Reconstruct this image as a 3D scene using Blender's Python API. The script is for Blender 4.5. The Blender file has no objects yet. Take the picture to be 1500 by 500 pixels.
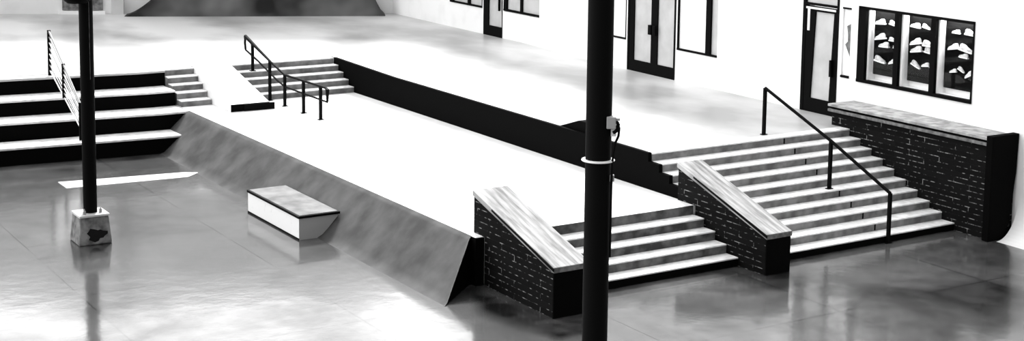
import bpy, bmesh, math, random
from mathutils import Vector, Matrix
random.seed(7)
sc = bpy.context.scene
C = sc.collection
# ------------------------------------------------------------------ measured layout (metres)
MID, UP, BACK = .90, 1.65, 1.724
Y_BACK, Y_MID, Y_UP = 39.7, 22.97, 24.57
XW = 18.92            # face of the black retaining wall
XC = 13.75            # crest of the bank
XP = 24.62            # face of the brick seat wall
FRONT_Y = 20.42       # near end of the brick seat wall

# ------------------------------------------------------------------ materials
def mat(name, col, rough=.7, spec=.3, noise=None, scale=3., detail=6., metallic=0., col2=None, bump=0., rough2=None, stretch=(1,1,1), lo=.35, hi=.65):
    m = bpy.data.materials.new(name); m.use_nodes = True
    nt = m.node_tree; b = nt.nodes['Principled BSDF']
    c = (col,)*3 if not isinstance(col, tuple) else col
    b.inputs['Base Color'].default_value = (*c, 1)
    b.inputs['Roughness'].default_value = rough
    b.inputs['Specular IOR Level'].default_value = spec
    b.inputs['Metallic'].default_value = metallic
    if col2 is not None:
        tc = nt.nodes.new('ShaderNodeTexCoord'); mp = nt.nodes.new('ShaderNodeMapping')
        mp.inputs['Scale'].default_value = stretch
        n = nt.nodes.new('ShaderNodeTexNoise'); n.inputs['Scale'].default_value = scale; n.inputs['Detail'].default_value = detail
        r = nt.nodes.new('ShaderNodeValToRGB')
        r.color_ramp.elements[0].position = lo; r.color_ramp.elements[1].position = hi
        r.color_ramp.elements[0].color = (*c, 1); c2 = (col2,)*3 if not isinstance(col2, tuple) else col2
        r.color_ramp.elements[1].color = (*c2, 1)
        nt.links.new(tc.outputs['Object'], mp.inputs[0]); nt.links.new(mp.outputs[0], n.inputs['Vector'])
        nt.links.new(n.outputs['Fac'], r.inputs[0]); nt.links.new(r.outputs[0], b.inputs['Base Color'])
        if rough2 is not None:
            mr = nt.nodes.new('ShaderNodeMapRange'); mr.inputs[1].default_value = lo; mr.inputs[2].default_value = hi
            mr.inputs[3].default_value = rough; mr.inputs[4].default_value = rough2
            nt.links.new(n.outputs['Fac'], mr.inputs[0]); nt.links.new(mr.outputs[0], b.inputs['Roughness'])
        if bump:
            bp = nt.nodes.new('ShaderNodeBump'); bp.inputs['Strength'].default_value = bump
            nt.links.new(n.outputs['Fac'], bp.inputs['Height']); nt.links.new(bp.outputs[0], b.inputs['Normal'])
    return m

def floor_mat():
    m = bpy.data.materials.new('polished_wet_concrete'); m.use_nodes = True
    nt = m.node_tree; b = nt.nodes['Principled BSDF']; N = nt.nodes.new; L = nt.links.new
    tc = N('ShaderNodeTexCoord')
    n1 = N('ShaderNodeTexNoise'); n1.inputs['Scale'].default_value = .33; n1.inputs['Detail'].default_value = 4; n1.inputs['Distortion'].default_value = .6
    n2 = N('ShaderNodeTexNoise'); n2.inputs['Scale'].default_value = 2.2; n2.inputs['Detail'].default_value = 6
    L(tc.outputs['Object'], n1.inputs['Vector']); L(tc.outputs['Object'], n2.inputs['Vector'])
    r = N('ShaderNodeValToRGB')
    r.color_ramp.elements[0].position = .36; r.color_ramp.elements[0].color = (*FLOOR_DARK, 1)
    r.color_ramp.elements[1].position = .66; r.color_ramp.elements[1].color = (*FLOOR_LIGHT, 1)
    mx = N('ShaderNodeMix'); mx.data_type = 'FLOAT'; mx.inputs[0].default_value = .3
    L(n1.outputs['Fac'], mx.inputs[2]); L(n2.outputs['Fac'], mx.inputs[3]); L(mx.outputs[0], r.inputs[0])
    # saw-cut joints of the slab
    br = N('ShaderNodeTexBrick'); br.offset = 0; br.inputs['Scale'].default_value = 1
    br.inputs['Brick Width'].default_value = 3.7; br.inputs['Row Height'].default_value = 3.7
    br.inputs['Mortar Size'].default_value = .012; br.inputs['Mortar Smooth'].default_value = .3
    br.inputs['Color1'].default_value = br.inputs['Color2'].default_value = (1, 1, 1, 1); br.inputs['Mortar'].default_value = (.12, .12, .12, 1)
    L(tc.outputs['Object'], br.inputs['Vector'])
    mu = N('ShaderNodeMix'); mu.data_type = 'RGBA'; mu.blend_type = 'MULTIPLY'; mu.inputs[0].default_value = 1
    L(r.outputs[0], mu.inputs[6]); L(br.outputs['Color'], mu.inputs[7]); L(mu.outputs[2], b.inputs['Base Color'])
    mr = N('ShaderNodeMapRange'); mr.inputs[1].default_value = .38; mr.inputs[2].default_value = .62
    mr.inputs[3].default_value = .17; mr.inputs[4].default_value = .09
    L(mx.outputs[0], mr.inputs[0]); L(mr.outputs[0], b.inputs['Roughness'])
    b.inputs['IOR'].default_value = FLOOR_IOR
    n3 = N('ShaderNodeTexNoise'); n3.inputs['Scale'].default_value = .42; n3.inputs['Detail'].default_value = 5; n3.inputs['Distortion'].default_value = .9
    mp = N('ShaderNodeMapping'); mp.inputs['Location'].default_value = (3.1, 7.7, 0); L(tc.outputs['Object'], mp.inputs[0]); L(mp.outputs[0], n3.inputs['Vector'])
    m3 = N('ShaderNodeMapRange'); m3.inputs[1].default_value = .38; m3.inputs[2].default_value = .60; m3.inputs[3].default_value = .22; m3.inputs[4].default_value = .62
    L(n3.outputs['Fac'], m3.inputs[0]); L(m3.outputs[0], b.inputs['Specular IOR Level'])
    bp = N('ShaderNodeBump'); bp.inputs['Strength'].default_value = .06; bp.inputs['Distance'].default_value = .05
    L(n2.outputs['Fac'], bp.inputs['Height']); L(bp.outputs[0], b.inputs['Normal'])
    return m

def brick_mat():
    m = bpy.data.materials.new('black_brick'); m.use_nodes = True
    nt = m.node_tree; b = nt.nodes['Principled BSDF']; N = nt.nodes.new; L = nt.links.new
    tc = N('ShaderNodeTexCoord'); sp = N('ShaderNodeSeparateXYZ'); ad = N('ShaderNodeMath'); cb = N('ShaderNodeCombineXYZ')
    L(tc.outputs['Object'], sp.inputs[0]); L(sp.outputs[0], ad.inputs[0]); L(sp.outputs[1], ad.inputs[1])
    L(ad.outputs[0], cb.inputs[0]); L(sp.outputs[2], cb.inputs[1])
    br = N('ShaderNodeTexBrick'); br.inputs['Scale'].default_value = 1
    br.inputs['Brick Width'].default_value = .85; br.inputs['Row Height'].default_value = .115
    br.inputs['Mortar Size'].default_value = .008; br.inputs['Mortar Smooth'].default_value = .1
    L(cb.outputs[0], br.inputs['Vector'])
    n = N('ShaderNodeTexNoise'); n.inputs['Scale'].default_value = 9; n.inputs['Detail'].default_value = 3
    L(tc.outputs['Object'], n.inputs['Vector'])
    r = N('ShaderNodeValToRGB'); r.color_ramp.elements[0].position = .5; r.color_ramp.elements[1].position = .66
    r.color_ramp.elements[0].color = (.006,)*3+(1,); r.color_ramp.elements[1].color = (.24,)*3+(1,)
    L(n.outputs['Fac'], r.inputs[0]); L(r.outputs[0], br.inputs['Mortar'])
    br.inputs['Color1'].default_value = (.004,)*3+(1,); br.inputs['Color2'].default_value = (.006,)*3+(1,)
    L(br.outputs['Color'], b.inputs['Base Color'])
    b.inputs['Roughness'].default_value = .8; b.inputs['Specular IOR Level'].default_value = .05
    bp = N('ShaderNodeBump'); bp.inputs['Strength'].default_value = .5; bp.inputs['Distance'].default_value = .01; bp.invert = True
    L(br.outputs['Fac'], bp.inputs['Height']); L(bp.outputs[0], b.inputs['Normal'])
    return m

def glass_mat():
    m = bpy.data.materials.new('clear_glass'); m.use_nodes = True
    nt = m.node_tree; nt.nodes.clear(); N = nt.nodes.new; L = nt.links.new
    o = N('ShaderNodeOutputMaterial'); t = N('ShaderNodeBsdfTransparent'); g = N('ShaderNodeBsdfGlossy'); x = N('ShaderNodeMixShader')
    g.inputs['Roughness'].default_value = .02; x.inputs[0].default_value = .008
    L(t.outputs[0], x.inputs[1]); L(g.outputs[0], x.inputs[2]); L(x.outputs[0], o.inputs[0])
    return m

FLOOR_DARK, FLOOR_LIGHT, FLOOR_IOR = (.006,)*3, (.11,)*3, 2.3
M = dict(
    floor=floor_mat(), brick=brick_mat(), glass=glass_mat(),
    white=mat('white_wall_paint', .86, .7, .2, col2=.78, scale=1.4, lo=.5, hi=.75),
    deck=mat('pale_concrete', .29, .35, .5, col2=.62, scale=.35, detail=5, lo=.35, hi=.6, stretch=(1, .6, 1)),
    slab=mat('white_concrete', .70, .5, .3, col2=.84, scale=.8, lo=.35, hi=.6),
    bank=mat('grey_bank_concrete', .033, .7, .15, col2=.078, scale=1.6, detail=8, lo=.35, hi=.68, bump=.05),
    black=mat('black_paint_and_shade', .0025, .85, .02),
    steel=mat('black_steel', .003, .6, .03),
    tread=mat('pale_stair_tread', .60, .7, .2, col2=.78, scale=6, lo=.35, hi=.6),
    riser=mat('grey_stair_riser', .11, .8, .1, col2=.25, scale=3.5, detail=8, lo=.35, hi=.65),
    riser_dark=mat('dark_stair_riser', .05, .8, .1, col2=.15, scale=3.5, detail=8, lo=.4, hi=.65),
    seatcap=mat('seat_wall_cap', .2, .7, .2, col2=.4, scale=5),
    cap=mat('worn_concrete_cap', .09, .6, .1, col2=.36, scale=1.6, detail=5, lo=.3, hi=.6, stretch=(6, .7, 1)),
    capside=mat('grey_cap_side', .09, .8, .1, col2=.2, scale=9),
    hump=mat('dark_ramp_concrete', .015, .6, .1, col2=.16, scale=.35, detail=3, lo=.4, hi=.62),
    pane=mat('frosted_pane', .44, .4, .3, col2=.54, scale=2),
    whitepane=mat('white_panel_and_reflection', .92, .5, .2),
    pier=mat('speckled_concrete', .09, .8, .1, col2=.24, scale=6),
    stain=mat('stain', .012, .9, .02),
    boxtop=mat('box_top_sheet', .07, .6, .1, col2=.17, scale=2.2, detail=5, lo=.35, hi=.65),
    boxside=mat('white_painted_plywood', .8, .6, .2, col2=.7, scale=9, lo=.62, hi=.72),
    boxend=mat('grey_plywood_end', .34, .7, .2),
    board=mat('dark_display_board', .004, .8, .03),
    shoe=mat('pale_canvas', .62, .7, .2, col2=.3, scale=14, lo=.45, hi=.7),
    galv=mat('galvanised_metal', .28, .5, .3),
    chrome=mat('bright_metal_and_glint', .75, .3, .5),
    strip=mat('bright_concrete_strip', .38, .6, .2, col2=.6, scale=2),
    ground=mat('outer_ground', .3, .8, .1),
)

# ------------------------------------------------------------------ mesh helpers
class MB:
    def __init__(self): self.v = []; self.f = []; self.m = []
    def poly(self, pts, faces, mi=0):
        n = len(self.v); self.v += [tuple(p) for p in pts]
        for f in faces: self.f.append([i+n for i in f]); self.m.append(mi)
    def box(self, x0, x1, y0, y1, z0, z1, mi=0, top=None):
        p = [(x0,y0,z0),(x1,y0,z0),(x1,y1,z0),(x0,y1,z0),(x0,y0,z1),(x1,y0,z1),(x1,y1,z1),(x0,y1,z1)]
        n = len(self.v); self.v += p
        for i, f in enumerate([(0,3,2,1),(4,5,6,7),(0,1,5,4),(1,2,6,5),(2,3,7,6),(3,0,4,7)]):
            self.f.append([k+n for k in f]); self.m.append(top if (i == 1 and top is not None) else mi)
        return self
    def prism(self, prof, axis, a, b, mi=0, fm=None, shift=None):
        """prof: 2D list; axis 'x' -> prof is (y,z) extruded in x; axis 'y' -> prof is (x,z) extruded in y; 'z' -> (x,y)"""
        def P(q, t):
            return (t, q[0], q[1]) if axis == 'x' else (q[0], t, q[1]) if axis == 'y' else (q[0], q[1], t)
        n = len(prof); s = len(self.v)
        self.v += [P(q, a) for q in prof] + [P(q, b) for q in prof]
        for i in range(n):
            j = (i+1) % n; self.f.append([s+i, s+j, s+n+j, s+n+i]); self.m.append(fm[i] if fm else mi)
        self.f.append([s+i for i in range(n)][::-1]); self.m.append(mi)
        self.f.append([s+n+i for i in range(n)]); self.m.append(mi)
        return self
    def tube(self, pts, r, seg=10, mi=0, closed=False):
        pts = [Vector(p) for p in pts]; s = len(self.v); n = len(pts); up = None
        for i, p in enumerate(pts):
            a = pts[(i-1) % n] if (closed or i > 0) else p; c = pts[(i+1) % n] if (closed or i < n-1) else p
            d = (c-a).normalized()
            if up is None: up = d.orthogonal().normalized()
            u = (up - d*up.dot(d)).normalized(); w = d.cross(u); up = u
            k = 1.0
            if 0 < i < n-1 or closed:
                d1 = (p-a).normalized(); k = 1/max(.6, d1.dot(d))
            for j in range(seg):
                t = 2*math.pi*j/seg
                self.v.append(tuple(p + (u*math.cos(t)+w*math.sin(t))*r*k))
        m = n if closed else n-1
        for i in range(m):
            for j in range(seg):
                a = s+i*seg+j; b = s+i*seg+(j+1) % seg; c = s+((i+1) % n)*seg+(j+1) % seg; d = s+((i+1) % n)*seg+j
                self.f.append([a, b, c, d]); self.m.append(mi)
        if not closed:
            self.f.append([s+j for j in range(seg)][::-1]); self.m.append(mi)
            self.f.append([s+(n-1)*seg+j for j in range(seg)]); self.m.append(mi)
        return self
    def lathe(self, prof, cx, cy, seg=24, mi=0):
        s = len(self.v)
        for r, z in prof:
            for j in range(seg):
                t = 2*math.pi*j/seg; self.v.append((cx+r*math.cos(t), cy+r*math.sin(t), z))
        for i in range(len(prof)-1):
            for j in range(seg):
                self.f.append([s+i*seg+j, s+i*seg+(j+1) % seg, s+(i+1)*seg+(j+1) % seg, s+(i+1)*seg+j]); self.m.append(mi)
        self.f.append([s+j for j in range(seg)][::-1]); self.m.append(mi)
        self.f.append([s+(len(prof)-1)*seg+j for j in range(seg)]); self.m.append(mi)
        return self
    def build(self, name, mats, parent=None, bevel=0., smooth=False, warp=None):
        if not isinstance(mats, (list, tuple)): mats = [mats]
        v = [warp(p) for p in self.v] if warp else self.v
        if parent is not None:
            off = Vector(parent_loc(parent)); v = [tuple(Vector(p)-off) for p in v]
        me = bpy.data.meshes.new(name); me.from_pydata(v, [], self.f)
        for m in mats: me.materials.append(m)
        for p, mi in zip(me.polygons, self.m): p.material_index = mi
        bm = bmesh.new(); bm.from_mesh(me); bmesh.ops.recalc_face_normals(bm, faces=bm.faces); bm.to_mesh(me); bm.free()
        if smooth:
            for p in me.polygons: p.use_smooth = True
            me.set_sharp_from_angle(angle=math.radians(35))
        o = bpy.data.objects.new(name, me); C.objects.link(o)
        if parent is not None: o.parent = parent
        if bevel:
            b = o.modifiers.new('bevel', 'BEVEL'); b.width = bevel; b.segments = 2; b.limit_method = 'ANGLE'
        return o
def parent_loc(o):
    p = Vector((0, 0, 0))
    while o is not None: p = p + o.location; o = o.parent
    return p
def tag(o, label=None, cat=None, group=None, kind=None):
    if label: o['label'] = label
    if cat: o['category'] = cat
    if group: o['group'] = group
    if kind: o['kind'] = kind
    return o
def thing(name, loc, label, cat, group=None, kind=None):
    o = bpy.data.objects.new(name, None); C.objects.link(o); o.location = loc; o.empty_display_size = .2
    return tag(o, label, cat, group, kind)
def WX(y): return 25.37 + .0156*(y-26)           # face of the long white wall, very slightly skewed
def wallwarp(p): return (p[0]+WX(p[1]), p[1], p[2])

# ------------------------------------------------------------------ setting: floors
f = MB().box(-14, 40, 2, 58, -.25, 0).build('floor', M['floor'])
tag(f, 'polished grey concrete lower floor with glossy patches', 'floor', kind='structure')

# upper floor: back deck and right deck, L-shaped around the sunken middle platform
YB2, YU2, YL = Y_BACK+.30, Y_UP+.30, Y_BACK+.30+.115*25
d = MB()
d.poly([(-12, YL, BACK), (13.8, YB2, BACK), (XW+.06, YB2, BACK), (XW+.06, 36, UP), (XW+.06, YU2, UP), (25.5, YU2, UP), (25.6, 36, UP), (25.7, YB2, BACK),
        (26.3, 56, BACK), (-12, 56, BACK)],
       [(0, 1, 8, 9), (1, 2, 7), (1, 7, 8), (2, 3, 6, 7), (3, 4, 5, 6)])
d.poly([(-12, YL, 0), (13.8, YB2, 0), (XW+.06, YB2, 0), (XW+.06, 36, 0), (XW+.06, YU2, 0), (25.5, YU2, 0),
        (-12, YL, BACK), (13.8, YB2, BACK), (XW+.06, YB2, BACK), (XW+.06, 36, UP), (XW+.06, YU2, UP), (25.5, YU2, UP)],
       [(0, 1, 7, 6), (1, 2, 8, 7), (2, 3, 9, 8), (3, 4, 10, 9), (4, 5, 11, 10)], 0)
tag(d.build('upper_floor', M['deck']), 'pale concrete upper floor running back to the white walls', 'floor', kind='structure')

# light strip let into the lower floor in front of the big black steps
s = MB()
s.prism([(9.52, 34.22), (12.35, 34.0), (12.75, 34.35), (12.4, 34.55), (9.52, 34.95)], 'z', -.01, .012)
tag(s.build('floor_strip', M['strip'], bevel=.004), 'narrow bright concrete strip in the floor before the big black steps', 'floor strip')

# ------------------------------------------------------------------ middle platform and bank
t = thing('raised_platform', (16, 31, 0), 'broad white concrete platform between the grey bank and the black wall', 'platform')
MB().box(XC+.01, XW-.035, Y_MID+.02, Y_BACK+.25, 0, MID).build('platform_slab', M['slab'], t, bevel=.01)
MB().box(XC+.005, 13.92, Y_MID-.03, Y_MID+.015, 0, MID-.01).box(XC-.012, XC+.008, Y_MID-.03, 23.16, 0, MID-.004).build('end_plate', M['black'], t)

bank = thing('bank_ramp', (13.2, 30, 0), 'long grey sloping concrete bank below the white platform', 'ramp')
prof = [(12.68, 0), (12.78, .035)]
for i in range(1, 9): prof.append((12.78+.78*i/8, .035+.72*i/8))
prof += [(13.64, .842), (13.70, .875), (XC+.012, MID+.004)]
b = MB(); n = len(prof)
ys_end = []
for x, z in prof: ys_end.append(22.2 + (x-12.68)/(XC-12.68)*.93)
pts = [(x, y, z) for (x, z), y in zip(prof, ys_end)] + [(x, 37.74, z) for x, z in prof]
pts += [(x, y, 0) for (x, z), y in zip(prof, ys_end)] + [(x, 37.74, 0) for x, z in prof]
b.poly(pts, [(i, i+1, n+i+1, n+i) for i in range(n-1)], 0)
b.poly(pts, [(i, i+1, 2*n+i+1, 2*n+i) for i in range(n-1)], 1)
b.poly(pts, [(n+i, n+i+1, 3*n+i+1, 3*n+i) for i in range(n-1)], 1)
b.poly(pts, [(n-1, 2*n-1, 4*n-1, 3*n-1)], 1)
bo = b.build('bank_slope', [M['bank'], M['black']], bank, smooth=True)
# steel edging on the cut end of the bank
e = MB().tube([(x-.01, y-.012, z) for (x, z), y in zip(prof, ys_end)], .008, 6).build('end_edging', M['capside'], bank)

# ------------------------------------------------------------------ big black steps (bleachers) at the left
bl = thing('bleacher_steps', (10, 38.5, 0), 'four tall steps with shade-black risers and pale treads behind the thin pole', 'steps')
fr = [(39.6, 13.76), (38.68, 13.72), (37.74, 13.72), (36.9, 13.6)]
zt = [BACK, 1.312, .9, .45]
for k in range(4):
    yf, xr = fr[k]; z1 = zt[k]; z0 = 0
    yb = YB2 if k == 0 else fr[k-1][0]
    g = MB()
    sk = .115 if k < 3 else .09
    L = -12.0
    def yy(x, y=yf): return y + sk*(13.0-x) if x < 13 else y
    nose = .028
    xs = [xr, 13.0, L]
    # pale tread slab with slight nosing
    top = [(x, yy(x)-.03) for x in xs]; bk = [(x, yb + sk*(13.0-x)*(x < 13) ) for x in xs][::-1]
    zlo = z1-.055
    g.prism(top+bk, 'z', zlo, z1+.006*(k == 0))
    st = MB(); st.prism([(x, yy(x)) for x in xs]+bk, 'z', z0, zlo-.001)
    so = st.build('riser', M['black'], bl)  # shade on the risers is put into their near-black colour
    g.build('tread', M['tread'] if k else M['deck'], bl, bevel=.012)

# ------------------------------------------------------------------ flights of steps
def flight(t, x0, x1, yt, ztop, n, run, rise, rm, top_nose=True, joint=None, xleft=None, z0=0, yback=None):
    """n risers; step k (1..n-1) has its nose at yt-k*run, top at ztop-k*rise"""
    for k in range(0 if top_nose else 1, n):
        yn = yt-k*run; z = ztop-k*rise
        yb = (yt-(k-1)*run) if k else yt+.30
        xl = xleft(k) if xleft else x0
        g = MB().box(xl, x1, yn, yb, z0, z-.03)
        s = g.build('step', M['black'] if k == n-1 and z0 == 0 else rm, t)
        a = MB().box(xl-.004, x1, yn-.012, yb-.001, z-.03, z+.002*(k == 0)).build('tread', M['tread'], s, bevel=.008)
        if joint and k < n-1:
            xj = joint(k)
            MB().box(xj, xj+.035, yn-.006, yn+.02, z-rise+.01, z-.03).build('joint', M['black'], s)

t = thing('wide_staircase', (21.8, 23, 0), 'wide pale ten-riser staircase with a black centre handrail', 'staircase')
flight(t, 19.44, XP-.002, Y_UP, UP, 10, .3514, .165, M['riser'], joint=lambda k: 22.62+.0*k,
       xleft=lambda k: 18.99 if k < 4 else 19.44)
t = thing('short_staircase', (16.7, 22.3, 0), 'five-riser staircase from the white platform, crossed by the thick black pole', 'staircase')
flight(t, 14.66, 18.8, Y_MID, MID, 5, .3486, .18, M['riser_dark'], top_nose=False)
MB().box(14.66, 18.8, Y_MID-.004, Y_MID+.018, .03, MID-.002).build('top_riser', M['riser_dark'], t)
t = thing('back_staircase', (17.3, 39, MID), 'small pale staircase at the back beside the black wall', 'staircase', group='small staircases at the back')
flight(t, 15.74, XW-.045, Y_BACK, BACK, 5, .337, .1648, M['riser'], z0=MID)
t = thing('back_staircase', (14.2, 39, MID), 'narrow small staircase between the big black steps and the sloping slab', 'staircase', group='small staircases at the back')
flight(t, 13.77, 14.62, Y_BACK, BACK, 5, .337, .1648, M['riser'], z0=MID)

# sloping slab between the two small flights
t = thing('sloping_slab', (15.1, 38.4, MID), 'white sloping slab with a black front between two small staircases', 'ledge')
g = MB(); g.prism([(37.0, MID), (37.0, 1.10), (Y_BACK+.1, BACK+.03), (Y_BACK+.1, MID)], 'x', 14.63, 15.72, 0, fm=[1, 0, 0, 0])
g.build('slab', [M['slab'], M['black']], t, bevel=.012)
MB().box(15.0, 15.86, 36.97, 37.0, MID, 1.08).build('front_plate', M['steel'], t)

# ------------------------------------------------------------------ black retaining wall
t = thing('retaining_wall', (18.9, 30, MID), 'long matt black wall between the white platform and the upper floor', 'wall')
w = MB()
pr_ = [(23.55, MID-.3), (Y_BACK, MID-.3), (Y_BACK, BACK+.015), (36.0, UP+.012), (Y_UP+.02, UP+.012), (Y_UP+.02, UP-.17), (Y_UP-.35, UP-.17), (Y_UP-.35, UP-.335), (Y_UP-.70, UP-.335), (Y_UP-.70, UP-.5), (23.55, UP-.5)]
w.prism(pr_, 'x', XW-.03, XW+.055)
w.build('wall_face', M['black'], t)
t = tag(MB().prism([(26.35, UP), (28.05, UP), (27.3, UP+.24), (26.8, UP+.26), (26.4, UP+.1)], 'x', XW+.065, XW+.3).build('black_wedge', M['black'], bevel=.02),  # plain black wedge rising above the wall top
        'low black wedge on top of the long black wall behind the thick pole', 'kerb')

# ------------------------------------------------------------------ brick ledges beside the stairs (hubbas)
def hubba(x0, x1, yb, zb_, yf, zf, zbase, label, edge0):
    t = thing('brick_ledge', ((x0+x1)/2, (yb+yf)/2, 0), label, 'ledge', group='sloping brick ledges beside the stairs')
    th = .10
    MB().prism([(yf+.02, 0), (yf+.02, zf-th), (yb-.02, zb_-th), (yb-.02, zbase), (Y_MID-.035, zbase), (Y_MID-.035, 0)], 'x', x0+.03, x1-.03).build('brick_body', M['brick'], t)
    MB().box(x0+.02, x1-.02, yf, yf+.03, 0, zf-th-.005).build('front_plate', M['black'], t)
    c = MB().prism([(yf-.02, zf-th), (yf-.02, zf), (yb, zb_), (yb, zb_-th)], 'x', x0, x1, 0, fm=[1, 0, 0, 0])
    cap = c.build('cap', [M['cap'], M['capside']], t, bevel=.012)
    # black steel angle along the left arris
    s = (zb_-zf)/(yb-yf); ye = yf+(yb-yf)*edge0
    def z(y): return zf+(y-yf)*s
    MB().prism([(yf-.03, z(yf)-.062), (yf-.03, z(yf)-.008), (ye, z(ye)-.008), (ye, z(ye)-.04)], 'x', x0-.014, x0+.004).build('steel_edge', M['steel'], t)
    return t
hubba(13.9, 14.66, 23.35, 1.70, 20.65, .90, MID, 'brick ledge with a sloping pale cap left of the thick pole', .74)
hubba(18.8, 19.44, 23.52, 1.67, 20.8, .80, MID, 'brick ledge with a sloping cap between the two staircases', .8)

# ------------------------------------------------------------------ brick seat wall at the right
t = thing('brick_seat_wall', (25, 22.8, 0), 'long dark brick wall with a layered flat cap under the shop window', 'wall')
MB().box(XP, 25.34, FRONT_Y+.05, 25.15, 0, 1.98).build('brick_body', M['brick'], t)
MB().box(XP-.10, 25.34, FRONT_Y+.12, 25.2, 2.09, 2.15).build('cap', M['seatcap'], t, bevel=.01)
MB().box(XP-.03, 25.32, FRONT_Y+.12, 25.18, 2.035, 2.09).build('cap_groove', M['black'], t)
MB().box(XP-.10, 25.34, FRONT_Y+.12, 25.2, 1.97, 2.035).build('cap_course', M['capside'], t, bevel=.01)
MB().prism([(XP-.16, 0), (25.0, 0), (25.06, .25), (25.16, .8), (25.24, 1.4), (25.27, 2.2), (XP-.16, 2.2)], 'y', FRONT_Y-.04, FRONT_Y+.12).build('end_pier', M['black'], t, bevel=.01)

# ------------------------------------------------------------------ centre handrail on the wide stairs
R = .035
t = thing('handrail', (22.4, 23, 0), 'straight black handrail on three posts down the wide staircase', 'handrail')
P0, P1, P2 = (22.41, 24.99, 2.70), (22.47, 22.95, 1.86), (22.62, 21.36, 1.04)
MB().tube([P0, P1, P2], R, 10).build('rail', M['steel'], t, smooth=True)
def tread_z(y):
    if y > Y_UP: return UP
    k = math.floor((Y_UP-y)/.3514)+1
    return UP-k*.165
for p in (P0, P1, P2):
    pp = MB().box(p[0]-.032, p[0]+.032, p[1]-.032, p[1]+.032, tread_z(p[1]), p[2]).build('post', M['steel'], t)
    MB().box(p[0]-.07, p[0]+.07, p[1]-.05, p[1]+.05, tread_z(p[1]), tread_z(p[1])+.015).build('base_plate', M['steel'], pp)

# ------------------------------------------------------------------ back handrail
t = thing('handrail', (16.25, 37, MID), 'black double-bar handrail that bends level beside the small back staircase', 'handrail')
X0 = 16.25
MB().tube([(X0, 39.93, 2.11), (X0, 39.97, 2.30), (X0, 39.93, 2.48), (X0, 38.21, 2.0), (X0, 37.2, 1.75), (X0, 34.6, 1.77), (X0, 34.53, 1.74), (X0, 34.53, 1.44)], .032, 8).build('top_bar', M['steel'], t, smooth=True)
MB().tube([(X0, 39.93, 2.10), (X0, 38.98, 1.88), (X0, 37.77, 1.55), (X0, 37.2, 1.43), (X0, 34.96, 1.42), (X0, 34.53, 1.42)], .026, 8).build('lower_bar', M['steel'], t, smooth=True)
for y, z0, z1 in ((39.42, 1.56, 2.33), (38.21, MID, 2.0), (37.2, MID, 1.75), (35.99, MID, 1.76), (34.94, MID, 1.76)):
    pp = MB().box(X0-.035, X0+.035, y-.035, y+.035, z0, z1).build('post', M['steel'], t)
    MB().box(X0-.08, X0+.08, y-.06, y+.06, z0, z0+.014).build('base_plate', M['steel'], pp)

# ------------------------------------------------------------------ many-wired railing on the black steps
t = thing('wire_railing', (10.8, 38.8, .9), 'slim railing of parallel bars running down the big black steps', 'railing')
X0 = 10.8
def top(y): return 2.92-(40.15-y)*.56
for i in range(8):
    dz = i*.15
    ya, yb_ = 40.15, 37.4
    if top(ya)-dz < 1.8: ya = 40.15
    MB().tube([(X0, ya, top(ya)-dz), (X0, yb_, top(yb_)-dz*.62)], .016 if i else .026, 6).build('bar', M['chrome'] if i in (2, 4, 5, 7) else M['galv'], t)
for y, z0 in ((40.15, BACK), (38.85, 1.312), (37.42, .45)):
    MB().box(X0-.04, X0+.04, y-.03, y+.03, z0, top(y)+.02).build('post', M['steel'], t)

# ------------------------------------------------------------------ little box resting on the bank
t = thing('grind_box', (12.7, 28.8, 0), 'low white box with a black-edged grey top against the grey bank', 'box')
xa, xb, ya, yb_, zt_ = 12.28, 13.17, 27.45, 30.12, .50
sec = [(xa, .0), (xa+.40, .0), (12.80, .06), (12.92, .17), (13.06, .315), (13.14, .40), (13.14, zt_-.05), (xa, zt_-.05)]
g = MB(); g.prism(sec, 'y', ya, yb_, 0)
g.m[-2] = 1; g.m[-1] = 1
for i in range(1, 6): g.m[i] = 2  # undercut faces black: the shade beneath is put into the colour
g.build('box_body', [M['boxside'], M['boxend'], M['black']], t)
MB().box(xa-.02, xb+.02, ya-.02, yb_+.02, zt_-.055, zt_-.003).build('edge_trim', M['steel'], t, bevel=.006)
MB().box(xa+.02, xb-.02, ya+.02, yb_-.02, zt_-.003, zt_+.006).build('top_sheet', M['boxtop'], t)
MB().box(xa-.012, xa+.004, ya, yb_, 0.0, .035).build('bottom_trim', M['steel'], t)

# ------------------------------------------------------------------ poles
t = thing('steel_pole', (8.65, 29.42, 0), 'thin black pole on a tapered concrete pier at the left', 'pole')
cx, cy = 8.65, 29.45
MB().lathe([(.135, .58), (.135, 9.2)], cx, cy, 28).build('shaft', M['steel'], t, smooth=True)
MB().box(cx+.02, cx+.026, cy-.139, cy-.128, 3.3, 9.2).build('highlight_strip', M['capside'], t)  # pale strip paints the highlight line down the shaft
def frustum(x, y, a, b, z0, z1, ang=0):
    p = []
    for r, z in ((a, z0), (b, z1)):
        for k in range(4):
            q = ang+math.pi/4+k*math.pi/2; p.append((x+r*math.sqrt(2)*math.cos(q), y+r*math.sqrt(2)*math.sin(q), z))
    return p
pp = MB(); pp.poly(frustum(cx, cy, .335, .285, 0, .56), [(3,2,1,0),(4,5,6,7),(0,1,5,4),(1,2,6,5),(2,3,7,6),(3,0,4,7)])
pier = pp.build('concrete_pier', M['pier'], t, bevel=.03)
pp = MB(); pp.poly(frustum(cx, cy, .31, .30, .56, .60), [(3,2,1,0),(4,5,6,7),(0,1,5,4),(1,2,6,5),(2,3,7,6),(3,0,4,7)])
pp.build('pier_top', M['strip'], pier, bevel=.008)
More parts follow.
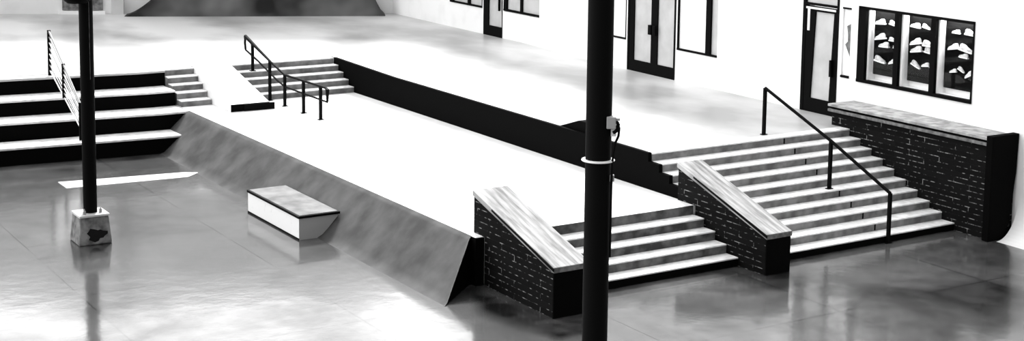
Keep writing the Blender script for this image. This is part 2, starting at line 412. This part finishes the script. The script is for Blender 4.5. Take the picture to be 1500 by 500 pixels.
# dark mark sprayed on the near face of the pier
a = 0
sp = MB(); ring = []
for k in range(18):
    q = 2*math.pi*k/18; rr = 1+.22*math.sin(3*q+1)+.12*math.sin(7*q)
    u = .19*rr*math.cos(q)+.02; zz = .20+.12*rr*math.sin(q)
    off = .335-(zz/.56)*.05+.004
    lx, ly = u, -off
    ring.append((cx+lx*math.cos(a)-ly*math.sin(a), cy+lx*math.sin(a)+ly*math.cos(a), zz))
sp.poly(ring, [tuple(range(18))]); sp.build('dark_mark', M['stain'], pier)
fx = MB().lathe([(.05, 4.86), (.19, 4.82), (.25, 4.87), (.25, 5.1), (.1, 5.2)], cx-.18, cy-.06, 20).build('lamp_housing', M['steel'], t, smooth=True)
MB().tube([(cx-.3, cy-.06, 5.15), (cx, cy, 5.3)], .04, 8).build('bracket', M['steel'], t)
for dx, dy in ((.17, -.12), (-.17, -.17)):
    MB().lathe([(.03, .6), (.03, .67), (.012, .68), (.012, .71)], cx+dx, cy+dy, 10).build('anchor_bolt', M['galv'], t)

t = thing('steel_pole', (7.9, 11.03, 0), 'thick black pole nearest the camera with a bright collar', 'pole')
cx, cy = 7.9, 11.03
MB().lathe([(.118, 0), (.118, 10.5)], cx, cy, 40).build('shaft', M['steel'], t, smooth=True)
MB().lathe([(.12, 5.18), (.150, 5.184), (.154, 5.19), (.150, 5.197), (.12, 5.20)], cx, cy, 40).build('collar', M['chrome'], t, smooth=True)
# measured sideways directions from the camera at this pole
sr = Vector((math.cos(math.radians(35.6)), -math.sin(math.radians(35.6)), 0)); tw = Vector((-math.sin(math.radians(35.6)), -math.cos(math.radians(35.6)), 0))
def off(a, b, z): p = Vector((cx, cy, 0))+sr*a+tw*b; return (p.x, p.y, z)
def obox(a0, a1, b0, b1, z0, z1):
    m = MB(); m.poly([off(a, b, z) for z in (z0, z1) for a, b in ((a0, b0), (a1, b0), (a1, b1), (a0, b1))], [(3,2,1,0),(4,5,6,7),(0,1,5,4),(1,2,6,5),(2,3,7,6),(3,0,4,7)]); return m
jb = obox(.07, .155, .02, .12, 5.50, 5.61).build('junction_box', M['galv'], t, bevel=.008)
obox(.12, .19, .03, .11, 5.575, 5.60).build('box_lid', M['galv'], jb, bevel=.004)
MB().tube([off(.17, .07, 5.56), off(.185, .07, 5.50), off(.18, .07, 5.43), off(.155, .07, 5.37), off(.13, .07, 5.20), off(.125, .07, 5.0), off(.124, .06, 4.3)], .011, 8).build('cable', M['steel'], t, smooth=True)
MB().tube([off(.115, .08, 5.54), off(.15, .09, 5.58), off(.175, .09, 5.54), off(.16, .09, 5.48), off(.13, .09, 5.46)], .016, 8).build('cable', M['steel'], t, smooth=True)
obox(.11, .16, .03, .06, 5.42, 5.49).build('cable_clip', M['chrome'], t, bevel=.006)
obox(.105, .15, .0, .05, 5.0, 5.06).build('cable_clip', M['galv'], t, bevel=.006)

# ------------------------------------------------------------------ right building wall with openings
ops = [(25.14, 21.70, 2.61, 4.38), (27.03, 25.80, UP, 4.62), (25.67, 25.40, 2.64, 4.30), (34.27, 32.06, UP, 4.65), (35.9, 34.36, 2.50, 4.6), (31.97, 30.28, 2.51, 4.6),
       (42.40, 41.20, UP, 4.5), (44.70, 42.50, 2.58, 4.5), (41.12, 38.99, 2.62, 4.5)]
def wall_open(y0, y1, z0, z1, ops, t0, t1):
    m = MB(); ops = sorted([(min(a, b), max(a, b), c, d) for a, b, c, d in ops]); y = y0
    for a, b, c, d in ops:
        if a > y: m.box(t0, t1, y, a, z0, z1)
        if c > z0+.01: m.box(t0, t1, a, b, z0, c)
        m.box(t0, t1, a, b, d, z1)
        y = b
    m.box(t0, t1, y, y1, z0, z1); return m
w = wall_open(8, 49.3, 0, 8.5, ops, 0, .35)
tag(w.build('wall_right', M['white'], warp=wallwarp), 'white shop wall along the right', 'wall', kind='structure')
# curved white foot of the wall where it meets the lower floor
pf = [(0.02, 0), (-.62, 0)] + [(-.62+.62*math.sin(q), .9-.9*math.cos(q)) for q in [math.radians(a) for a in range(8, 90, 8)]] + [(0.02, .95)]
tag(MB().prism(pf, 'y', 8, FRONT_Y-.1).build('trim_1', M['white'], warp=wallwarp), 'curved white foot of the wall', 'trim', kind='structure')

def frame(name, y0, y1, z0, z1, bars, pane_mat, kind_lbl, fr_=dict(l=.08, r=.08, t=.06, b=.05), panes=None, depth=.10):
    """an opening filled with black frame + panes; y0 > y1 (far to near)"""
    t = bpy.data.objects.new(name, None); C.objects.link(t); t.location = (WX(y0), y0, z0); t['kind'] = 'structure'; t['label'] = kind_lbl
    def W(mb, n, m, par=t, **k): return mb.build(n, m, par, warp=wallwarp, **k)
    m = MB()
    if fr_['l']: m.box(-.02, depth, y0-fr_['l'], y0, z0, z1)
    if fr_['r']: m.box(-.02, depth, y1, y1+fr_['r'], z0, z1)
    m.box(-.03, depth, y1, y0, z0, z0+fr_['b']); m.box(-.02, depth, y1, y0, z1-fr_['t'], z1)
    W(m, 'frame', M['steel'])
    for (b, wd) in bars: W(MB().box(-.015, depth, b-wd/2, b+wd/2, z0, z1), 'mullion', M['steel'])
    eds = [y0-fr_['l']] + sum([[b+wd/2, b-wd/2] for b, wd in bars], []) + [y1+fr_['r']]
    for i in range(0, len(eds), 2):
        pm = pane_mat[i//2] if isinstance(pane_mat, list) else pane_mat
        W(MB().box(.04, .055, eds[i+1], eds[i], z0+fr_['b'], z1-fr_['t']), 'pane', pm)
    return t
P_, WP = M['pane'], M['whitepane']  # white panes: their bright reflection is put into the colour
frame('window_1', 44.68, 42.50, 2.58, 4.5, [(43.4, .15)], P_, 'black-framed window left of the farthest door', dict(l=.22, r=.02, t=.06, b=.06))
frame('window_2', 41.12, 38.99, 2.64, 4.5, [(40.05, .12)], P_, 'black-framed window right of the farthest door', dict(l=.2, r=0, t=.06, b=.06))
frame('window_3', 35.9, 34.36, 2.50, 4.6, [], WP, 'white-paned window partly behind the thick pole', dict(l=.08, r=.02, t=.06, b=.04))
frame('window_4', 31.97, 30.28, 2.50, 4.6, [(30.66, .2)], [WP, P_], 'white-paned window right of the double door', dict(l=.03, r=0, t=.06, b=.05))
w5 = frame('window_5', 25.67, 25.40, 2.64, 4.30, [], WP, 'narrow side window between the near door and the display window', dict(l=.0, r=0, t=.04, b=.05))
g = MB(); g.poly([(.032, y, z) for y, z in ((25.56, 3.86), (25.42, 3.93), (25.42, 3.12), (25.6, 3.42), (25.52, 3.5), (25.52, 3.65))], [(0, 1, 2, 3, 4, 5)])
g.build('grey_sticker', M['capside'], w5, warp=wallwarp)

def door(name, y0, y1, z1, label, glass, stiles, handle=None):
    t = bpy.data.objects.new(name, None); C.objects.link(t); t.location = (WX(y0), y0, UP); t['kind'] = 'structure'; t['label'] = label
    return t
def ring(mb, outer, inner, x0, x1):
    """flat frame between two 4-corner loops in the wall plane (y,z)"""
    v = [(x, y, z) for x in (x0, x1) for y, z in outer+inner]
    f = []
    for i in range(4):
        j = (i+1) % 4
        f += [(i, j, 4+j, 4+i), (8+i, 8+j, 12+j, 12+i), (i, j, 8+j, 8+i), (4+i, 4+j, 12+j, 12+i)]
    mb.poly(v, f); return mb
def quad(y0, y1, z0, z1): return [(y0, z0), (y1, z0), (y1, z1), (y0, z1)]
# farthest single door
t = door('door_1', 42.40, 41.20, 4.5, 'farthest black door with a tall pale pane', None, None)
lf = ring(MB(), quad(42.40, 41.20, UP, 4.5), quad(42.08, 41.22, 2.06, 4.3), -.02, .09).build('door_leaf', M['steel'], t, warp=wallwarp)
MB().box(.03, .045, 41.22, 42.08, 2.06, 4.3).build('pane', P_, lf, warp=wallwarp)
MB().box(-.08, -.02, 41.3, 41.36, 2.6, 3.0).build('door_handle', M['steel'], lf, warp=wallwarp)
# double door
t = door('door_2', 34.27, 32.06, 4.65, 'black double door with pale glass', None, None)
ring(MB(), quad(34.27, 32.06, UP-.02, 4.65), quad(34.20, 32.12, UP-.01, 4.58), -.02, .10).build('door_frame', M['steel'], t, warp=wallwarp)
for a, b, ga, gb in ((34.20, 33.03, 33.98, 33.17), (33.03, 32.12, 32.88, 32.13)):
    lf = ring(MB(), quad(a, b, UP, 4.58), quad(ga, gb, 1.97, 4.4), -.01, .08).build('door_leaf', M['steel'], t, warp=wallwarp)
    MB().box(.03, .045, gb, ga, 1.97, 4.4).build('pane', P_, lf, warp=wallwarp)
    hy = 33.13 if a > 34 else 32.94
    MB().box(-.10, -.01, hy-.06, hy+.07, 2.78, 3.05).build('door_handle', M['steel'], lf, warp=wallwarp)
# near door
t = door('door_3', 27.03, 25.80, 4.62, 'near black door with a slanting reflection in its tall pane', None, None)
ring(MB(), quad(27.03, 25.80, UP, 4.62), quad(26.93, 25.86, UP, 4.56), -.02, .10).build('door_frame', M['steel'], t, warp=wallwarp)
MB().box(-.02, .1, 25.86, 26.93, 4.24, 4.30).build('transom_bar', M['steel'], t, warp=wallwarp)
MB().box(.03, .045, 25.86, 26.93, 4.30, 4.56).build('transom_pane', P_, t, warp=wallwarp)
lf = ring(MB(), quad(26.93, 25.86, UP, 4.22), [(26.70, 1.99), (26.05, 1.99), (25.96, 4.10), (26.60, 4.10)], -.01, .08).build('door_leaf', M['steel'], t, warp=wallwarp)
g = MB(); g.poly([(x, y, z) for x in (.03, .045) for y, z in ((26.72, 1.97), (26.03, 1.97), (25.94, 4.12), (26.62, 4.12))], [(3,2,1,0),(4,5,6,7),(0,1,5,4),(1,2,6,5),(2,3,7,6),(3,0,4,7)])
g.build('pane', P_, lf, warp=wallwarp)
g = MB().box(-.022, -.01, 25.90, 26.92, 4.15, 4.20).box(-.022, -.01, 26.78, 26.86, 3.62, 4.15)  # pale strips paint the light gap and reflection on the leaf
g.build('light_gap_edge', M['chrome'], lf, warp=wallwarp)
MB().box(-.09, -.01, 25.93, 25.99, 2.6, 3.0).build('door_handle', M['steel'], lf, warp=wallwarp)

# display window with niches
t = bpy.data.objects.new('window_6', None); C.objects.link(t); t.location = (WX(23.4), 23.4, 2.61); t['kind'] = 'structure'; t['label'] = 'black-framed display window in three bays above the brick wall'
Y0, Y1, Z0, Z1 = 25.14, 21.70, 2.61, 4.38
g = MB().box(-.03, .10, 24.90, Y0, Z0, Z1).box(-.03, .06, Y1, Y1+.03, Z0, Z1).box(-.04, .10, Y1, Y0, Z0, Z0+.07).box(-.03, .06, Y1, Y0, Z1-.06, Z1)
g.build('frame', M['steel'], t, warp=wallwarp)
for y in (23.86, 22.77): MB().box(-.03, .06, y-.0, y+.14, Z0+.07, Z1-.06).build('mullion', M['steel'], t, warp=wallwarp)
MB().box(.31, .34, Y1, Y0, Z0, Z1).build('back_panel', M['whitepane'], t, warp=wallwarp)
MB().box(.06, .31, Y1, Y0, Z0, Z0+.07).box(.06, .31, Y1, Y0, Z1-.03, Z1).box(.06, .31, 24.86, 24.90, Z0, Z1).box(.06, .31, 23.80, 23.86, Z0, Z1).box(.06, .31, 22.72, 22.77, Z0, Z1).build('niche_lining', M['whitepane'], t, warp=wallwarp)
for a, b in ((24.90, 24.0), (23.86, 22.91), (22.77, Y1+.03)):
    MB().box(.02, .026, b, a, Z0+.07, Z1-.06).build('pane', M['glass'], t, warp=wallwarp)
bays = [('left', 24.86, 23.88), ('middle', 23.79, 22.79), ('right', 22.71, 21.73)]
for nm, a, b in bays:
    o = MB().box(.22, .30, b, a, Z0+.20, Z1-.035).build('display_board', M['board'], warp=wallwarp, bevel=.01)
    tag(o, 'dark display board in the %s bay of the shop window' % nm, 'display board', 'dark display boards in the shop window')

for a, b in ((24.86, 23.95), (23.79, 22.85), (22.71, 21.8)):  # added fill lights, no lamp seen, to whiten the niche lining
    ld = bpy.data.lights.new('added_niche_fill', 'AREA'); ld.shape = 'RECTANGLE'; ld.size = .16; ld.size_y = .8; ld.energy = 9
    lo_ = bpy.data.objects.new('added_niche_fill', ld); C.objects.link(lo_); ym = (a+b)/2; lo_.location = (WX(ym)+.13, ym, Z1-.07)

def shoe_mesh():
    """a low shoe seen side on; length along y, height z, depth x"""
    m = MB(); secs = [(-.13, .022, .07), (-.11, .035, .085), (-.06, .04, .085), (-.02, .038, .08), (.03, .036, .055), (.08, .036, .042), (.115, .026, .034), (.13, .012, .025)]
    seg = 10; s = []
    for y, w_, h in secs:
        for j in range(seg):
            q = math.pi*j/(seg-1); m.v.append((w_*math.cos(q), y, .018+h*max(0, math.sin(q))**.7))
    for i in range(len(secs)-1):
        for j in range(seg-1):
            a = i*seg+j; m.f.append([a, a+1, a+seg+1, a+seg]); m.m.append(0)
        m.f.append([i*seg, (i+1)*seg, (i+1)*seg+seg-1, i*seg+seg-1]); m.m.append(0)
    m.f.append(list(range(seg))); m.m.append(0); m.f.append([(len(secs)-1)*seg+j for j in range(seg)]); m.m.append(0)
    return m
proto = None
items = [(120,92,1.1),(187,98,.9),(297,108,1.0),(352,113,.8),(503,138,.8),(577,148,1.1),
         (120,168,1.2),(183,178,.8),(300,193,1.2),(365,205,1.2),(490,218,1.1),(552,230,1.3),
         (138,208,1.1),(196,212,.5),(302,232,1.2),(370,240,1.1),(540,262,.9),
         (118,283,1.2),(180,290,.8),(298,305,1.0),(348,306,.8),(380,322,.6),(488,335,.7),(528,328,.7),(570,356,.9)]
camH, f_, yaw, pit, rol, ppy = 8.072765, 2214.18105, math.radians(32.230005), math.radians(-7.314931), math.radians(.711419), 50.7301
F_ = Vector((math.sin(yaw)*math.cos(pit), math.cos(yaw)*math.cos(pit), math.sin(pit)))
r_ = Vector((math.cos(yaw), -math.sin(yaw), 0)); u_ = r_.cross(F_)
R_ = r_*math.cos(rol)+u_*math.sin(rol); U_ = u_*math.cos(rol)-r_*math.sin(rol)
def onwall(px, py, X):
    d = F_+R_*((px-750)/f_)-U_*((py-ppy)/f_); k = X/d.x
    return Vector((X, d.y*k, camH+d.z*k))
rows = ['top', 'upper middle', 'lower middle', 'bottom']
cnt = {}
info = []
for i, (a, b, s) in enumerate(items):
    p = onwall(1255+a/3.45, 5+b/3.45, 25.49)
    bay = 0 if p.y > 23.84 else 1 if p.y > 22.75 else 2
    row = 0 if i < 6 else 1 if i < 12 else 2 if i < 17 else 3
    info.append((p, s, bay, row))
names2 = {1: ['only'], 2: ['left', 'right'], 3: ['left', 'centre', 'right']}
for i, (p, s, bay, row) in enumerate(info):
    mates = sorted([q for q in info if q[2] == bay and q[3] == row], key=lambda q: -q[0].y)
    pos = names2[len(mates)][[id(q[0]) for q in mates].index(id(p))]
    if proto is None:
        root = thing('shoe', p, '', 'shoe'); up = shoe_mesh(); o = MB(); o.v, o.f, o.m = up.v, up.f, up.m
        me = o.build('upper', M['shoe'], None, smooth=True); me.parent = root
        so = MB().prism([(-.135, -.035), (-.135, .03), (.0, .04), (.13, .025), (.14, 0), (.13, -.025), (0, -.036)][0:0] or [(-.036, -.14), (.036, -.14), (.04, .06), (.025, .135), (-.025, .135), (-.04, .06)], 'z', -.005, .02).build('sole', M['whitepane'], None); so.parent = root
        proto = (root, [me, so])
    else:
        root = proto[0].copy(); C.objects.link(root)
        for c in proto[1]:
            k = c.copy(); C.objects.link(k); k.parent = root
    root.location = p + Vector((0, 0, -.06)); root.scale = (s*.9, s*1.0, s*1.1)
    root.rotation_euler = (math.radians(random.uniform(-12, 12) + (-18 if row == 3 else 0)), 0, math.pi if (i % 2) else 0)
    tag(root, 'small pale shoe, %s one, %s row, %s bay of the shop window' % (pos, rows[row], ['left', 'middle', 'right'][bay]), 'shoe', 'pale shoes in the shop window')

# ------------------------------------------------------------------ back wall, its window, pilaster and flared ramp
A0 = Vector((14.99, 53.89, 0)); A1 = Vector((25.55, 49.0, 0)); du = (A1-A0).normalized(); dn = Vector((du.y, -du.x, 0))  # dn points towards the camera
if dn.y > 0: dn = -dn
def bw(u, n_, z): p = A0+du*u+dn*n_; return (p.x, p.y, z)
def bbox(u0, u1, n0, n1, z0, z1):
    m = MB(); m.poly([bw(a, b, z) for z in (z0, z1) for a, b in ((u0, n0), (u1, n0), (u1, n1), (u0, n1))], [(3,2,1,0),(4,5,6,7),(0,1,5,4),(1,2,6,5),(2,3,7,6),(3,0,4,7)]); return m
LEN = (A1-A0).length
tag(bbox(-26, LEN+.35, -.5, -.12, 0, 9).build('wall_back', M['white']), 'white back wall', 'wall', kind='structure')
t = bpy.data.objects.new('window_7', None); C.objects.link(t); t.location = bw(0, 0, BACK); t['kind'] = 'structure'; t['label'] = 'grey two-pane window low in the back wall'
bbox(-.14, 1.50, -.12, .02, BACK, BACK+.12).build('sill', M['whitepane'], t)
bbox(-.0, .62, -.11, -.04, BACK+.14, 4.2).build('pane', M['pier'], t); bbox(.72, 1.40, -.11, -.04, BACK+.14, 4.2).build('pane', M['pier'], t)
bbox(.62, .72, -.12, .02, BACK+.12, 4.2).build('mullion', M['whitepane'], t)
tag(bbox(1.72, 2.15, -.12, .06, BACK, 9).build('trim_2', M['deck']), 'pale pilaster on the back wall', 'trim', kind='structure')
U0, U1, D_ = 2.2, LEN-.15, .8
nu, nn = 60, 12; g = MB()
def hh(u, n_):
    a = .62*max(0, u-U0)**1.5; b_ = 2.6*max(0, U1-u)**1.5; c_ = 3.2*max(0, D_-n_)**1.6
    return min(a, b_, c_, 1.9)
for i in range(nu+1):
    q = i/nu; u = U0+(U1-U0)*(q if .12 < q < .88 else q)
    for j in range(nn+1):
        n_ = -.12+(D_+.12)*j/nn; g.v.append(bw(u, n_, BACK-.01+hh(u, n_)))
for i in range(nu):
    for j in range(nn):
        a = i*(nn+1)+j; g.f.append([a, a+1, a+nn+2, a+nn+1]); g.m.append(0)
# close underside and back
base = len(g.v)
for i in range(nu+1):
    q = i/nu; u = U0+(U1-U0)*q
    g.v.append(bw(u, -.12, BACK-.05))
for i in range(nu): g.f.append([i*(nn+1), (i+1)*(nn+1), base+i+1, base+i]); g.m.append(0)
o = g.build('flared_ramp', M['hump'], smooth=True)
tag(o, 'dark curved concrete ramp flaring out against the back wall', 'ramp')

# ------------------------------------------------------------------ light
w = bpy.data.worlds.new('world'); sc.world = w; w.use_nodes = True
nt = w.node_tree; bg = nt.nodes['Background']
tc = nt.nodes.new('ShaderNodeTexCoord'); no = nt.nodes.new('ShaderNodeTexNoise'); no.inputs['Scale'].default_value = 7; no.inputs['Detail'].default_value = 2
rp = nt.nodes.new('ShaderNodeValToRGB'); rp.color_ramp.elements[0].position = .38; rp.color_ramp.elements[0].color = (.5, .5, .5, 1)
rp.color_ramp.elements[1].position = .6; rp.color_ramp.elements[1].color = (1.35, 1.35, 1.35, 1)
dt = nt.nodes.new('ShaderNodeVectorMath'); dt.operation = 'DOT_PRODUCT'; dt.inputs[1].default_value = Vector((-.35, 1, .2)).normalized()
mr = nt.nodes.new('ShaderNodeMapRange'); mr.inputs[1].default_value = -.3; mr.inputs[2].default_value = .9; mr.inputs[3].default_value = .38; mr.inputs[4].default_value = 2.5
ml = nt.nodes.new('ShaderNodeVectorMath'); ml.operation = 'SCALE'
nt.links.new(tc.outputs['Generated'], no.inputs['Vector']); nt.links.new(no.outputs['Fac'], rp.inputs[0])
nt.links.new(tc.outputs['Generated'], dt.inputs[0]); nt.links.new(dt.outputs['Value'], mr.inputs[0])
nt.links.new(rp.outputs[0], ml.inputs[0]); nt.links.new(mr.outputs[0], ml.inputs['Scale']); nt.links.new(ml.outputs[0], bg.inputs[0])
bg.inputs[1].default_value = .78
sl = bpy.data.lights.new('sun', 'SUN'); sl.energy = 3.2; sl.angle = math.radians(10)
so = bpy.data.objects.new('sun', sl); C.objects.link(so)
dirv = Vector((.45, .85, .85)).normalized()
so.rotation_euler = dirv.to_track_quat('Z', 'Y').to_euler(); so.location = (20, 40, 25)

# ------------------------------------------------------------------ camera
cd = bpy.data.cameras.new('camera'); cam = bpy.data.objects.new('camera', cd); C.objects.link(cam)
cam.matrix_world = Matrix(((R_.x, U_.x, -F_.x, 0), (R_.y, U_.y, -F_.y, 0), (R_.z, U_.z, -F_.z, camH), (0, 0, 0, 1)))
cd.sensor_width = 36; cd.lens = 36*f_/1500; cd.shift_x = 0; cd.shift_y = -(250-ppy)/1500
cd.clip_end = 500
sc.camera = cam
vs = sc.view_settings
vs.view_transform = 'Standard'; vs.look = 'None'; vs.gamma = 1; vs.use_curve_mapping = False; vs.exposure = 1.0
